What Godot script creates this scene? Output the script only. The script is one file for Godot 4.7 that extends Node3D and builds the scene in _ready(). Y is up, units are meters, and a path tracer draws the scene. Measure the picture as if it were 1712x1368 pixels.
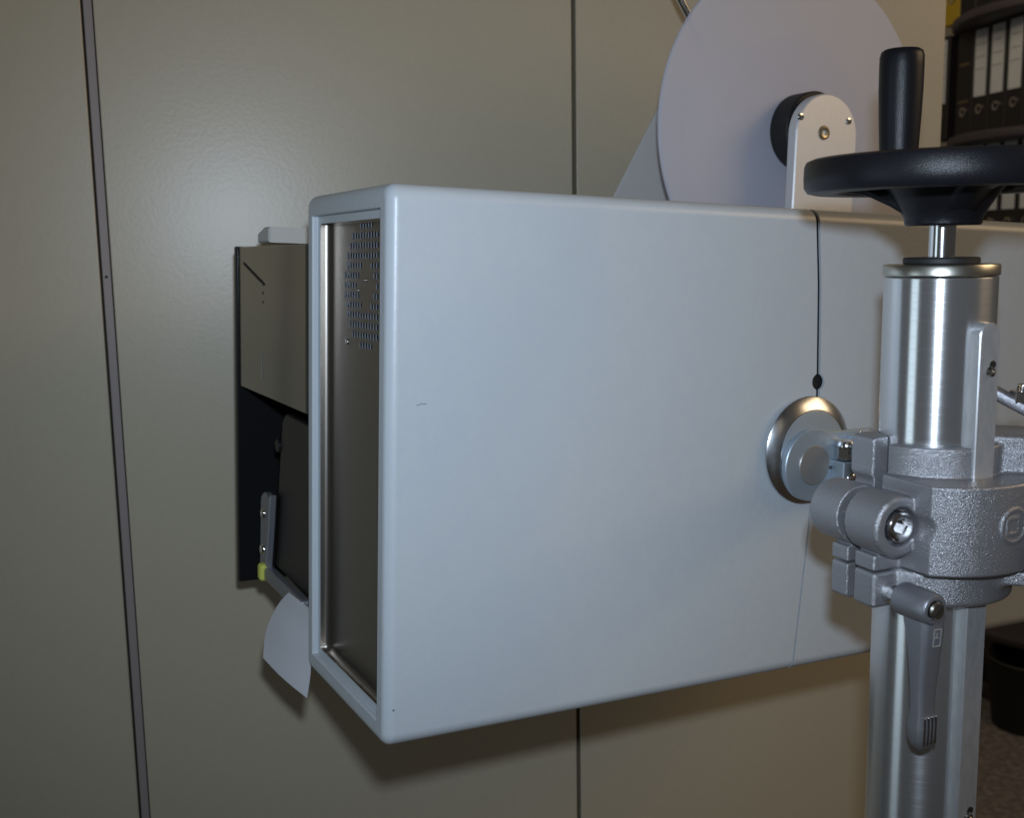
extends Node3D

# ---------------------------------------------------------------- mesh builder
class Shape:
	var v := PackedVector3Array()
	var n := PackedVector3Array()
	var w := PackedVector2Array()   # filled only where a grain direction is needed
	var t := Transform3D.IDENTITY

	func tri(a: Vector3, b: Vector3, c: Vector3, na: Vector3, nb: Vector3, nc: Vector3) -> void:
		var g := (b - a).cross(c - a)
		if g.length_squared() < 1e-20:
			return
		var bb := b
		var nbb := nb
		var cc := c
		var ncc := nc
		if g.dot(na + nb + nc) > 0.0:   # Godot front faces run clockwise
			bb = c; nbb = nc; cc = b; ncc = nb
		v.append(t * a); v.append(t * bb); v.append(t * cc)
		n.append((t.basis * na).normalized()); n.append((t.basis * nbb).normalized()); n.append((t.basis * ncc).normalized())

	func quad(a: Vector3, b: Vector3, c: Vector3, d: Vector3, na: Vector3, nb: Vector3, nc: Vector3, nd: Vector3) -> void:
		tri(a, b, c, na, nb, nc)
		tri(a, c, d, na, nc, nd)

	func flat(a: Vector3, b: Vector3, c: Vector3, d: Vector3, nn: Vector3) -> void:
		quad(a, b, c, d, nn, nn, nn, nn)

	# box with rounded edges: size, edge radius
	func rbox(at: Vector3, size: Vector3, r: float, seg := 3) -> Shape:
		var h := size * 0.5
		var q := h - Vector3(r, r, r)
		var stops := []
		for k in 3:
			var s := []
			for i in seg + 1:
				s.append(-h[k] + r * (1.0 - cos(i * PI * 0.5 / seg)) if false else -h[k] + r * float(i) / seg)
			for i in seg + 1:
				s.append(h[k] - r + r * float(i) / seg)
			stops.append(s)
		for ax in 3:
			var u := (ax + 1) % 3
			var w := (ax + 2) % 3
			for sg in [-1.0, 1.0]:
				var su: Array = stops[u]
				var sw: Array = stops[w]
				var pp := []
				var nn := []
				for i in su.size():
					for j in sw.size():
						var p := Vector3.ZERO
						p[ax] = sg * h[ax]; p[u] = su[i]; p[w] = sw[j]
						var c := p.clamp(-q, q)
						var d := (p - c).normalized()
						pp.append(at + c + d * r)
						nn.append(d)
				var m := sw.size()
				for i in su.size() - 1:
					for j in m - 1:
						var a := i * m + j
						quad(pp[a], pp[a + m], pp[a + m + 1], pp[a + 1], nn[a], nn[a + m], nn[a + m + 1], nn[a + 1])
		return self

	# surface of revolution round y; profile of (radius, y), corners sharper than `sharp` degrees stay sharp
	func lathe(pr: Array, segs := 48, sharp := 32.0) -> Shape:
		var m := pr.size()
		var sn := []
		for i in m - 1:
			var d: Vector2 = (pr[i + 1] - pr[i]).normalized()
			sn.append(Vector2(d.y, -d.x))
		for i in m - 1:
			var n0: Vector2 = sn[i]
			var n1: Vector2 = sn[i]
			if i > 0 and absf(rad_to_deg(sn[i - 1].angle_to(sn[i]))) < sharp:
				n0 = (sn[i - 1] + sn[i]).normalized()
			if i < m - 2 and absf(rad_to_deg(sn[i + 1].angle_to(sn[i]))) < sharp:
				n1 = (sn[i + 1] + sn[i]).normalized()
			for k in segs:
				var a0 := TAU * k / segs
				var a1 := TAU * (k + 1) / segs
				var e0 := Vector3(cos(a0), 0, sin(a0))
				var e1 := Vector3(cos(a1), 0, sin(a1))
				var up := Vector3.UP
				var p0: Vector2 = pr[i]
				var p1: Vector2 = pr[i + 1]
				quad(e0 * p0.x + up * p0.y, e1 * p0.x + up * p0.y, e1 * p1.x + up * p1.y, e0 * p1.x + up * p1.y,
					e0 * n0.x + up * n0.y, e1 * n0.x + up * n0.y, e1 * n1.x + up * n1.y, e0 * n1.x + up * n1.y)
		return self

	# polygon in xy pushed from z0 to z1 with a chamfer of b
	func prism(poly: PackedVector2Array, z0: float, z1: float, b := 0.0, sharp := 32.0) -> Shape:
		var pg := poly.duplicate()
		if Geometry2D.is_polygon_clockwise(pg):
			pg.reverse()
		var m := pg.size()
		var en := []
		for i in m:
			var d := (pg[(i + 1) % m] - pg[i]).normalized()
			en.append(Vector2(d.y, -d.x))
		var inner := PackedVector2Array()
		for i in m:
			var a: Vector2 = en[(i + m - 1) % m]
			var c: Vector2 = en[i]
			var mid := (a + c).normalized()
			inner.append(pg[i] - mid * (b / maxf(0.4, mid.dot(c))))
		var tris := Geometry2D.triangulate_polygon(inner)
		for k in range(0, tris.size(), 3):
			for e in [[z0, Vector3(0, 0, -1)], [z1, Vector3(0, 0, 1)]]:
				var q := []
				for j in 3:
					var p := inner[tris[k + j]]
					q.append(Vector3(p.x, p.y, e[0]))
				tri(q[0], q[1], q[2], e[1], e[1], e[1])
		for i in m:
			var j := (i + 1) % m
			var n0: Vector2 = en[i]
			var n1: Vector2 = en[i]
			if absf(rad_to_deg(en[(i + m - 1) % m].angle_to(en[i]))) < sharp:
				n0 = (en[(i + m - 1) % m] + en[i]).normalized()
			if absf(rad_to_deg(en[j].angle_to(en[i]))) < sharp:
				n1 = (en[j] + en[i]).normalized()
			var N0 := Vector3(n0.x, n0.y, 0)
			var N1 := Vector3(n1.x, n1.y, 0)
			var A := pg[i]
			var B := pg[j]
			var a2 := inner[i]
			var b2 := inner[j]
			quad(Vector3(A.x, A.y, z0 + b), Vector3(B.x, B.y, z0 + b), Vector3(B.x, B.y, z1 - b), Vector3(A.x, A.y, z1 - b), N0, N1, N1, N0)
			if b > 0.0:
				for e in [[z0, z0 + b, Vector3(0, 0, -1)], [z1, z1 - b, Vector3(0, 0, 1)]]:
					var c0: Vector3 = (N0 + e[2]).normalized()
					var c1: Vector3 = (N1 + e[2]).normalized()
					quad(Vector3(A.x, A.y, e[1]), Vector3(B.x, B.y, e[1]), Vector3(b2.x, b2.y, e[0]), Vector3(a2.x, a2.y, e[0]), c0, c1, c1, c0)
		return self

	# rings of equal size joined into a skin, smooth along and round; ends closed
	func loft(rings: Array, closed := true, caps := true) -> Shape:
		var m: int = rings[0].size()
		var cen := []
		for r in rings:
			var c := Vector3.ZERO
			for p in r: c += p
			cen.append(c / m)
		var nn := []
		for i in rings.size():
			var row := []
			for k in m:
				var pa: Vector3 = rings[i][(k + m - 1) % m]
				var pb: Vector3 = rings[i][(k + 1) % m]
				var qa: Vector3 = rings[maxi(i - 1, 0)][k]
				var qb: Vector3 = rings[mini(i + 1, rings.size() - 1)][k]
				var g := (pb - pa).cross(qb - qa).normalized()
				if g.dot(rings[i][k] - cen[i]) < 0.0: g = -g
				row.append(g)
			nn.append(row)
		for i in rings.size() - 1:
			for k in (m if closed else m - 1):
				var l := (k + 1) % m
				quad(rings[i][k], rings[i][l], rings[i + 1][l], rings[i + 1][k], nn[i][k], nn[i][l], nn[i + 1][l], nn[i + 1][k])
		if caps:
			for e in [[0, 1], [rings.size() - 1, rings.size() - 2]]:
				var d: Vector3 = (cen[e[0]] - cen[e[1]]).normalized()
				for k in m:
					tri(cen[e[0]], rings[e[0]][k], rings[e[0]][(k + 1) % m], d, d, d)
		return self

	# round bar through points
	func tube(path: Array, r: float, segs := 14) -> Shape:
		var rings := []
		var side := Vector3.ZERO
		for i in path.size():
			var d: Vector3 = (path[mini(i + 1, path.size() - 1)] - path[maxi(i - 1, 0)]).normalized()
			if side == Vector3.ZERO:
				side = d.cross(Vector3(0.3, 0.2, 0.93)).normalized()
			side = (side - d * side.dot(d)).normalized()
			var o := d.cross(side)
			var ring := []
			for k in segs:
				ring.append(path[i] + (side * cos(TAU * k / segs) + o * sin(TAU * k / segs)) * r)
			rings.append(ring)
		return loft(rings)

	# texture coordinates running up the y axis and round it
	func wind() -> Shape:
		for i in range(0, v.size(), 3):
			var mid := (v[i] + v[i + 1] + v[i + 2]) / 3.0
			var a0 := atan2(mid.z, mid.x)
			for k in 3:
				var p := v[i + k]
				var a := a0 + wrapf(atan2(p.z, p.x) - a0, -PI, PI)
				w.append(Vector2(p.y, a * 0.04))
		return self

	func mesh() -> ArrayMesh:
		var a := []
		a.resize(Mesh.ARRAY_MAX)
		a[Mesh.ARRAY_VERTEX] = v
		a[Mesh.ARRAY_NORMAL] = n
		if w.size() == v.size():
			a[Mesh.ARRAY_TEX_UV] = w
		var m := ArrayMesh.new()
		m.add_surface_from_arrays(Mesh.PRIMITIVE_TRIANGLES, a)
		return m

	# skin of a distance field as surface nets
	func nets(sd: Callable, lo: Vector3, hi: Vector3, cell: float) -> Shape:
		var nx := int(ceil((hi.x - lo.x) / cell / 8.0)) * 8
		var ny := int(ceil((hi.y - lo.y) / cell / 8.0)) * 8
		var nz := int(ceil((hi.z - lo.z) / cell / 8.0)) * 8
		var sx := nx + 1
		var sxy := (nx + 1) * (ny + 1)
		var f := PackedFloat32Array()
		f.resize(sxy * (nz + 1))
		f.fill(1e9)
		var id := PackedInt32Array()
		id.resize(sxy * (nz + 1))
		id.fill(-1)
		var pv := []
		var pn := []
		var blocks := []
		var reach := cell * 8.0 * 0.9
		for bz in nz / 8:
			for by in ny / 8:
				for bx in nx / 8:
					if absf(sd.call(lo + Vector3(bx * 8 + 4, by * 8 + 4, bz * 8 + 4) * cell)) < reach:
						blocks.append(Vector3i(bx * 8, by * 8, bz * 8))
		for b in blocks:
			for k in 9:
				for j in 9:
					var at: int = (b.z + k) * sxy + (b.y + j) * sx + b.x
					for i in 9:
						if f[at + i] > 1e8:
							f[at + i] = sd.call(lo + Vector3(b.x + i, b.y + j, b.z + k) * cell)
		var off := [0, 1, sx, sx + 1, sxy, sxy + 1, sxy + sx, sxy + sx + 1]
		var edges := [[0, 1], [2, 3], [4, 5], [6, 7], [0, 2], [1, 3], [4, 6], [5, 7], [0, 4], [1, 5], [2, 6], [3, 7]]
		var e := cell * 0.35
		for b in blocks:
			for k in 8:
				for j in 8:
					for i in 8:
						var at: int = (b.z + k) * sxy + (b.y + j) * sx + b.x + i
						var neg := 0
						for o in off:
							if f[at + o] < 0.0: neg += 1
						if neg == 0 or neg == 8: continue
						var s := Vector3.ZERO
						var c := 0
						for ed in edges:
							var d0 := f[at + off[ed[0]]]
							var d1 := f[at + off[ed[1]]]
							if (d0 < 0.0) == (d1 < 0.0): continue
							var u := d0 / (d0 - d1)
							var a := Vector3(ed[0] & 1, (ed[0] >> 1) & 1, ed[0] >> 2)
							var z := Vector3(ed[1] & 1, (ed[1] >> 1) & 1, ed[1] >> 2)
							s += a.lerp(z, u)
							c += 1
						var p := lo + (Vector3(b.x + i, b.y + j, b.z + k) + s / c) * cell
						var g := Vector3(sd.call(p + Vector3(e, 0, 0)) - sd.call(p - Vector3(e, 0, 0)), sd.call(p + Vector3(0, e, 0)) - sd.call(p - Vector3(0, e, 0)), sd.call(p + Vector3(0, 0, e)) - sd.call(p - Vector3(0, 0, e))).normalized()
						p -= g * clampf(sd.call(p), -cell, cell) * 0.8
						id[at] = pv.size()
						pv.append(p)
						pn.append(g)
		var axes := [[1, sx, sxy], [sx, sxy, 1], [sxy, 1, sx]]
		for b in blocks:
			for k in 8:
				for j in 8:
					for i in 8:
						var at: int = (b.z + k) * sxy + (b.y + j) * sx + b.x + i
						if id[at] < 0: continue
						for ax in axes:
							if (f[at] < 0.0) == (f[at + ax[0]] < 0.0): continue
							var a1: int = at - ax[1]
							var a2: int = at - ax[1] - ax[2]
							var a3: int = at - ax[2]
							if a2 < 0 or id[a1] < 0 or id[a2] < 0 or id[a3] < 0: continue
							var q := [id[at], id[a1], id[a2], id[a3]]
							quad(pv[q[0]], pv[q[1]], pv[q[2]], pv[q[3]], pn[q[0]], pn[q[1]], pn[q[2]], pn[q[3]])
		return self


var taken := {}

func numbered(called: String) -> String:
	taken[called] = taken.get(called, -1) + 1
	return called if taken[called] == 0 else "%s_%03d" % [called, taken[called]]

func tag(o: Node3D, label: String, category: String, group := "") -> Node3D:
	o.set_meta("label", label)
	o.set_meta("category", category)
	if group: o.set_meta("group", group)
	return o

func thing(called: String, label: String, category: String, at := Transform3D.IDENTITY, group := "") -> Node3D:
	var o := Node3D.new()
	o.name = numbered(called)
	o.transform = at
	add_child(o, true)
	tag(o, label, category, group)
	return o

func obj(called: String, m, mat: Material, parent: Node3D = null, at := Transform3D.IDENTITY) -> MeshInstance3D:
	var o := MeshInstance3D.new()
	o.name = numbered(called) if parent == null else called
	o.mesh = m.mesh() if m is Shape else m
	o.material_override = mat
	o.transform = at
	(parent if parent else self).add_child(o, true)
	return o

func lin(r: float, g: float, b: float) -> Color:
	return Color(r, g, b).linear_to_srgb()

func noise_tex(freq: float, normal := false, bump := 4.0, octaves := 3, type := FastNoiseLite.TYPE_SIMPLEX_SMOOTH, seed_ := 7) -> NoiseTexture2D:
	var f := FastNoiseLite.new()
	f.seed = seed_
	f.noise_type = type
	f.frequency = freq
	f.fractal_octaves = octaves
	var t := NoiseTexture2D.new()
	t.width = 512; t.height = 512
	t.seamless = true
	t.noise = f
	t.as_normal_map = normal
	t.bump_strength = bump
	return t

func mat(c: Color, rough: float, metal := 0.0, grain: Texture2D = null, scale := 40.0, strength := 0.3) -> StandardMaterial3D:
	var m := StandardMaterial3D.new()
	m.albedo_color = c
	m.roughness = rough
	m.metallic = metal
	if grain:
		m.normal_enabled = true
		m.normal_texture = grain
		m.normal_scale = strength
		m.uv1_triplanar = true
		m.uv1_scale = Vector3(scale, scale, scale)
	return m

func tint(m: StandardMaterial3D, low: Color, high: Color, freq: float, scale: Vector3, octaves := 4, seed_ := 3) -> StandardMaterial3D:
	var t := noise_tex(freq, false, 1.0, octaves, FastNoiseLite.TYPE_SIMPLEX_SMOOTH, seed_)
	var r := Gradient.new()
	r.set_color(0, low); r.set_color(1, high)
	t.color_ramp = r
	m.albedo_color = Color.WHITE
	m.albedo_texture = t
	m.uv1_triplanar = true
	m.uv1_scale = scale
	return m

func arc(c: Vector2, r: float, a0: float, a1: float, n: int) -> PackedVector2Array:
	var p := PackedVector2Array()
	for i in n + 1:
		var a := deg_to_rad(lerpf(a0, a1, float(i) / n))
		p.append(c + Vector2(cos(a), sin(a)) * r)
	return p

func ball_profile(r: float, h: float, e: float) -> Array:   # closed cylinder with edge radius e, from y 0 to h
	var p := [Vector2(0.0, 0.0), Vector2(r - e, 0.0)]
	for i in range(1, 5): p.append(Vector2(r - e + e * sin(i * PI / 8), e - e * cos(i * PI / 8)))
	for i in 5: p.append(Vector2(r - e + e * cos(i * PI / 8), h - e + e * sin(i * PI / 8)))
	p.append(Vector2(0.0, h))
	return p

# frame whose y axis is `d`
func along(at: Vector3, d: Vector3) -> Transform3D:
	var y := d.normalized()
	var x := y.cross(Vector3(0.13, 0.31, 0.94)).normalized()
	return Transform3D(Basis(x, y, x.cross(y)), at)

func smin(a: float, b: float, k: float) -> float:
	var h := maxf(k - absf(a - b), 0.0) / k
	return minf(a, b) - h * h * k * 0.25

func smax(a: float, b: float, k: float) -> float:
	return -smin(-a, -b, k)

func sd_cyl(rad: float, y: float, r: float, y0: float, y1: float, e := 0.0015) -> float:
	var d := Vector2(rad - r + e, absf(y - (y0 + y1) * 0.5) - (y1 - y0) * 0.5 + e)
	return minf(maxf(d.x, d.y), 0.0) + Vector2(maxf(d.x, 0.0), maxf(d.y, 0.0)).length() - e

func sd_box(p: Vector3, lo: Vector3, hi: Vector3, e := 0.002) -> float:
	var q := (p - (lo + hi) * 0.5).abs() - (hi - lo) * 0.5 + Vector3(e, e, e)
	return minf(maxf(q.x, maxf(q.y, q.z)), 0.0) + q.max(Vector3.ZERO).length() - e

func sd_capsule(p: Vector3, a: Vector3, b: Vector3, r: float) -> float:
	var h := clampf((p - a).dot(b - a) / (b - a).length_squared(), 0.0, 1.0)
	return (p - a - (b - a) * h).length() - r

const K := 0.70710678
const EYE := Vector3(0, 1.4, 0)

var M := {}

func materials() -> void:
	var peel := noise_tex(0.035, true, 3.0, 2)
	var sand := noise_tex(0.09, true, 8.0, 3, FastNoiseLite.TYPE_SIMPLEX, 11)
	var brushed := noise_tex(0.05, true, 3.0, 3, FastNoiseLite.TYPE_SIMPLEX, 5)
	M.paint = tint(mat(lin(0.48, 0.535, 0.57), 0.36, 0.0, peel, 24.0, 0.12), lin(0.486, 0.528, 0.556), lin(0.496, 0.538, 0.567), 0.012, Vector3(7, 7, 7), 5, 17)
	M.paint.roughness_texture = ramp_tex(0.02, 0.345, 0.385, 23)
	M.paint.roughness = 1.0
	M.door = tint(mat(lin(0.47, 0.425, 0.345), 0.335, 0.0, peel, 14.0, 0.06), lin(0.488, 0.438, 0.328), lin(0.508, 0.456, 0.343), 0.02, Vector3(9, 9, 9))
	M.strip = mat(lin(0.31, 0.265, 0.25), 0.5, 0.0)
	M.gap = mat(lin(0.03, 0.024, 0.018), 0.8)
	M.stainless = tint(mat(lin(0.42, 0.39, 0.35), 0.36, 1.0, brushed, 30.0, 0.05), lin(0.29, 0.265, 0.235), lin(0.33, 0.30, 0.27), 0.03, Vector3(30, 30, 30))
	M.chrome = tint(mat(lin(0.62, 0.63, 0.64), 0.15, 1.0), lin(0.70, 0.71, 0.72), lin(0.74, 0.75, 0.76), 0.02, Vector3(1.2, 60, 1.2), 4, 8)
	M.chrome.roughness_texture = streak_rough()
	M.chrome.roughness = 1.0
	M.chrome.metallic = 0.92
	M.chrome.anisotropy_enabled = true
	M.chrome.anisotropy = 0.85
	M.galv = tint(mat(lin(0.5, 0.5, 0.5), 0.34, 0.6), lin(0.44, 0.45, 0.46), lin(0.56, 0.56, 0.56), 0.03, Vector3(12, 4, 12), 4, 9)
	M.zinc = mat(lin(0.40, 0.47, 0.53), 0.42, 0.55, brushed, 30.0, 0.05)
	M.pin = mat(lin(0.30, 0.295, 0.28), 0.4, 0.4)
	M.mirror_steel = mat(lin(0.33, 0.315, 0.27), 0.13, 1.0)
	M.wing = mat(lin(0.60, 0.59, 0.57), 0.45)
	M.dull = mat(lin(0.17, 0.19, 0.22), 0.5)
	M.turned = mat(lin(0.60, 0.62, 0.64), 0.24, 1.0)
	M.yellow_zinc = mat(lin(0.52, 0.51, 0.45), 0.3, 1.0)
	M.bright = mat(lin(0.7, 0.7, 0.7), 0.14, 1.0)
	M.cast = tint(mat(lin(0.33, 0.33, 0.35), 0.36, 0.72, sand, 20.0, 0.48), lin(0.31, 0.31, 0.325), lin(0.41, 0.41, 0.425), 0.06, Vector3(20, 20, 20), 3, 4)
	M.lever = mat(lin(0.29, 0.295, 0.32), 0.40, 0.7, sand, 22.0, 0.2)
	M.alu = tint(mat(lin(0.62, 0.62, 0.61), 0.42, 0.3), lin(0.72, 0.72, 0.72), lin(0.77, 0.77, 0.77), 0.02, Vector3(30, 4, 30), 3, 6)
	M.black = mat(lin(0.008, 0.008, 0.010), 0.36, 0.0, sand, 20.0, 0.13)
	M.black.metallic_specular = 0.36
	M.rubber = mat(lin(0.012, 0.012, 0.012), 0.6)
	M.void = mat(lin(0.006, 0.006, 0.006), 0.7)
	M.dark_plate = mat(lin(0.014, 0.0115, 0.010), 0.45)
	M.gloss_black = mat(lin(0.012, 0.012, 0.013), 0.25)
	M.gloss_black.metallic_specular = 0.25
	M.disc = mat(Color(lin(0.66, 0.68, 0.78), 0.60), 0.5)
	M.disc.transparency = BaseMaterial3D.TRANSPARENCY_ALPHA
	M.paper = mat(lin(0.60, 0.61, 0.65), 0.7)
	M.pink = mat(lin(0.78, 0.62, 0.63), 0.7)
	M.white_top = mat(lin(0.5, 0.52, 0.5), 0.45)
	M.tip = mat(lin(0.55, 0.58, 0.10), 0.5)
	M.brass = mat(lin(0.42, 0.36, 0.24), 0.35, 0.9)
	M.binder = mat(lin(0.012, 0.011, 0.013), 0.5, 0.0, sand, 12.0, 0.2)
	M.binder_yellow = mat(lin(0.42, 0.30, 0.02), 0.5)
	M.card = mat(lin(0.55, 0.60, 0.62), 0.8)
	M.mark = mat(lin(0.17, 0.18, 0.19), 0.6)
	M.ink = mat(lin(0.12, 0.12, 0.13), 0.8)
	M.gold = mat(lin(0.10, 0.07, 0.04), 0.6)
	M.shelf = mat(lin(0.05, 0.045, 0.055), 0.5)
	M.far_wall = mat(lin(0.50, 0.44, 0.34), 0.8)
	M.carpet = tint(mat(lin(0.1, 0.1, 0.1), 0.95), lin(0.08, 0.072, 0.07), lin(0.25, 0.225, 0.21), 0.05, Vector3(1.6, 1.6, 1.6), 5, 2)

func ramp_tex(freq: float, lo: float, hi: float, seed_: int) -> Texture2D:
	var t := noise_tex(freq, false, 1.0, 5, FastNoiseLite.TYPE_SIMPLEX_SMOOTH, seed_)
	var r := Gradient.new()
	r.set_color(0, Color(lo, lo, lo)); r.set_color(1, Color(hi, hi, hi))
	t.color_ramp = r
	return t

func streak_rough() -> Texture2D:
	var t := noise_tex(0.02, false, 1.0, 4, FastNoiseLite.TYPE_SIMPLEX_SMOOTH, 21)
	var r := Gradient.new()
	r.set_color(0, Color(0.22, 0.22, 0.22)); r.set_color(1, Color(0.28, 0.28, 0.28))
	t.color_ramp = r
	return t


func _ready() -> void:
	# ---- camera
	var cam := Camera3D.new()
	cam.name = "camera"
	cam.transform = Transform3D(Basis(Vector3(0.9676516, -0.01612036, 0.25177473), Vector3(0.05330049, 0.9884936, -0.14156081), Vector3(-0.24659569, 0.15040126, 0.95737664)).orthonormalized(), EYE)
	cam.fov = 41.4
	cam.near = 0.02
	cam.far = 60.0
	var lens := CameraAttributesPhysical.new()
	lens.frustum_focal_length = 31.75
	lens.frustum_focus_distance = 0.70
	lens.exposure_aperture = 11.0
	lens.frustum_far = 60.0
	lens.frustum_near = 0.02
	cam.attributes = lens
	add_child(cam)
	cam.current = true

	# ---- air and light: dim indoor surroundings, the camera's flash, ceiling lamps
	var we := WorldEnvironment.new()
	var env := Environment.new()
	env.background_mode = Environment.BG_COLOR
	env.background_color = lin(0.047, 0.044, 0.041)
	env.tonemap_mode = Environment.TONE_MAPPER_LINEAR
	env.tonemap_exposure = 1.0
	env.sdfgi_enabled = true
	env.ssao_enabled = true
	env.ssil_enabled = true
	we.environment = env
	we.name = "surroundings"
	add_child(we)

	var flash := SpotLight3D.new()
	flash.name = "flash"
	flash.light_size = 0.013
	flash.spot_range = 12.0
	flash.spot_angle = 45.0
	flash.spot_angle_attenuation = 1.0
	flash.light_color = Color(0.86, 0.925, 1.0)
	flash.light_energy = 0.425
	flash.shadow_enabled = true
	flash.transform = Transform3D(cam.transform.basis, EYE + cam.transform.basis * Vector3(0.01, 0.064, 0.0))
	add_child(flash)

	lamp("ceiling_lamp", Vector3(2.4, 2.35, 0.05), Vector3(0.7, 0.8, -1.0), Vector2(1.4, 0.8), Color(1.0, 0.86, 0.68), 1.5)
	lamp("window_light", Vector3(-2.2, 1.05, -0.35), Vector3(0.4, 1.2, -0.6), Vector2(0.7, 1.5), Color(0.86, 0.95, 1.0), 0.50)
	lamp("ceiling_lamp_far", Vector3(1.1, 2.6, -2.3), Vector3(2.0, 0.9, -2.8), Vector2(0.8, 0.8), Color(1.0, 0.9, 0.78), 0.65)

	materials()
	setting()
	machine()
	printer()
	label_roll()
	post()
	handwheel()
	clamp_group()
	carousel()

func lamp(called: String, at: Vector3, to: Vector3, size: Vector2, c: Color, energy: float) -> void:
	var l := AreaLight3D.new()
	l.name = called
	l.area_size = size
	l.light_color = c
	l.light_energy = energy
	l.shadow_enabled = true
	l.area_range = 12.0
	add_child(l)
	l.look_at_from_position(at, to)

# ---------------------------------------------------------------- surroundings
func setting() -> void:
	var fl := obj("floor", Shape.new().rbox(Vector3(1.2, -0.05, -1.0), Vector3(7.0, 0.1, 6.4), 0.002, 1), M.carpet)
	fl.set_meta("kind", "structure")
	var fw := obj("wall", Shape.new().rbox(Vector3(1.2, 1.35, -4.15), Vector3(7.0, 2.7, 0.1), 0.002, 1), M.far_wall)
	tag(fw, "beige room wall far behind the binder carousel", "wall")
	# row of cupboard doors
	var c := thing("cupboard", "tall beige cupboard with flat doors behind the grey labelling machine", "cupboard", Transform3D(Basis.IDENTITY, Vector3(0.1, 0, -1.15)))
	var edges := [[-0.715, -0.2235], [-0.2120, 0.2685], [0.2735, 0.728]]
	for e in edges:
		obj("door", Shape.new().rbox(Vector3((e[0] + e[1]) * 0.5, 1.06, -0.010), Vector3(e[1] - e[0], 1.98, 0.020), 0.0012, 2), M.door, c)
	obj("carcass", Shape.new().rbox(Vector3(0.0065, 1.04, -0.235), Vector3(1.443, 2.08, 0.42), 0.002, 1), M.gap, c)
	var s := obj("edge_strip", Shape.new().rbox(Vector3(-0.2172, 1.06, -0.006), Vector3(0.0082, 1.98, 0.010), 0.0010, 2), M.strip, c)
	obj("screw", Shape.new().lathe(ball_profile(0.0016, 0.0016, 0.0005), 12), M.rubber, s, Transform3D(Basis(Vector3.RIGHT, Vector3(0, 0, 1), Vector3(0, -1, 0)), Vector3(-0.2176, 1.3745, -0.0022)))

# ---------------------------------------------------------------- the machine, in its own frame: x along, y up, z towards the viewer
const H := 0.357
const D := 0.166
const LONG := 0.72

func machine_frame() -> Transform3D:
	return Transform3D(Basis(Vector3(0.97267377, -0.04703273, -0.22736238), Vector3(0.04422144, 0.99886941, -0.01744584), Vector3(0.22792585, 0.00691482, 0.97365394)).orthonormalized(), Vector3(0.0798, 1.0818, -0.65))

func seam(y: float) -> float:
	var pts := [Vector2(0.0, 0.3395), Vector2(0.111, 0.3480), Vector2(0.2178, 0.3500), Vector2(0.2315, 0.3495), Vector2(0.30, 0.3455), Vector2(0.357, 0.3395)]
	for i in pts.size() - 1:
		if y <= pts[i + 1].x:
			return lerpf(pts[i].y, pts[i + 1].y, clampf((y - pts[i].x) / (pts[i + 1].x - pts[i].x), 0.0, 1.0))
	return 0.3395

func seam_gap(y: float) -> float:
	var g := 0.0038 if y > 0.19 else 0.0017
	var d := y - 0.2275
	if absf(d) < 0.0062:
		g = maxf(g, 2.0 * sqrt(0.0062 * 0.0062 - d * d))
	return g

# rounded rectangle round the y/z section, inset by k: [point, outward normal]
func section(k: float, rad := 0.010) -> Array:
	var r := maxf(rad - k, 0.0012)
	var out := []
	var y0 := k
	var y1 := H - k
	var z0 := -D + k
	var z1 := -k
	# near face, bottom to top, finely divided
	var ys := []
	for i in 41: ys.append(lerpf(0.011, 0.208, i / 40.0))
	for i in range(1, 61): ys.append(lerpf(0.208, 0.24, i / 60.0))
	for i in range(1, 21): ys.append(lerpf(0.24, H - 0.011, i / 20.0))
	for y in ys:
		out.append([Vector2(clampf(y, y0 + r, y1 - r), z1), Vector2(0, 1)])
	for cn in [[y1 - r, z1 - r, 90.0], [y1 - r, z0 + r, 0.0], [y0 + r, z0 + r, -90.0], [y0 + r, z1 - r, -180.0]]:
		for i in range(0, 9):
			var a := deg_to_rad(cn[2] - i * 90.0 / 8.0)
			var d := Vector2(cos(a), sin(a))
			out.append([Vector2(cn[0], cn[1]) + d * r, d])
	return out

# skin through a list of [inset, x or callable(y), normal mix: (outward, x)]
func sheath(rows: Array, rad := 0.010) -> Shape:
	var s := Shape.new()
	var prev := []
	for row in rows:
		var sec := section(row[0], rad)
		var cur := []
		for e in sec:
			var x: float = row[1].call(e[0].x) if row[1] is Callable else row[1]
			cur.append([Vector3(x, e[0].x, e[0].y), (Vector3(0, e[1].x, e[1].y) * row[2].x + Vector3(row[2].y, 0, 0)).normalized()])
		if prev.size() and not (row.size() > 3):
			var m := cur.size()
			for i in m:
				var j := (i + 1) % m
				s.quad(prev[i][0], prev[j][0], cur[j][0], cur[i][0], prev[i][1], prev[j][1], cur[j][1], cur[i][1])
		prev = cur
	return s

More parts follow.
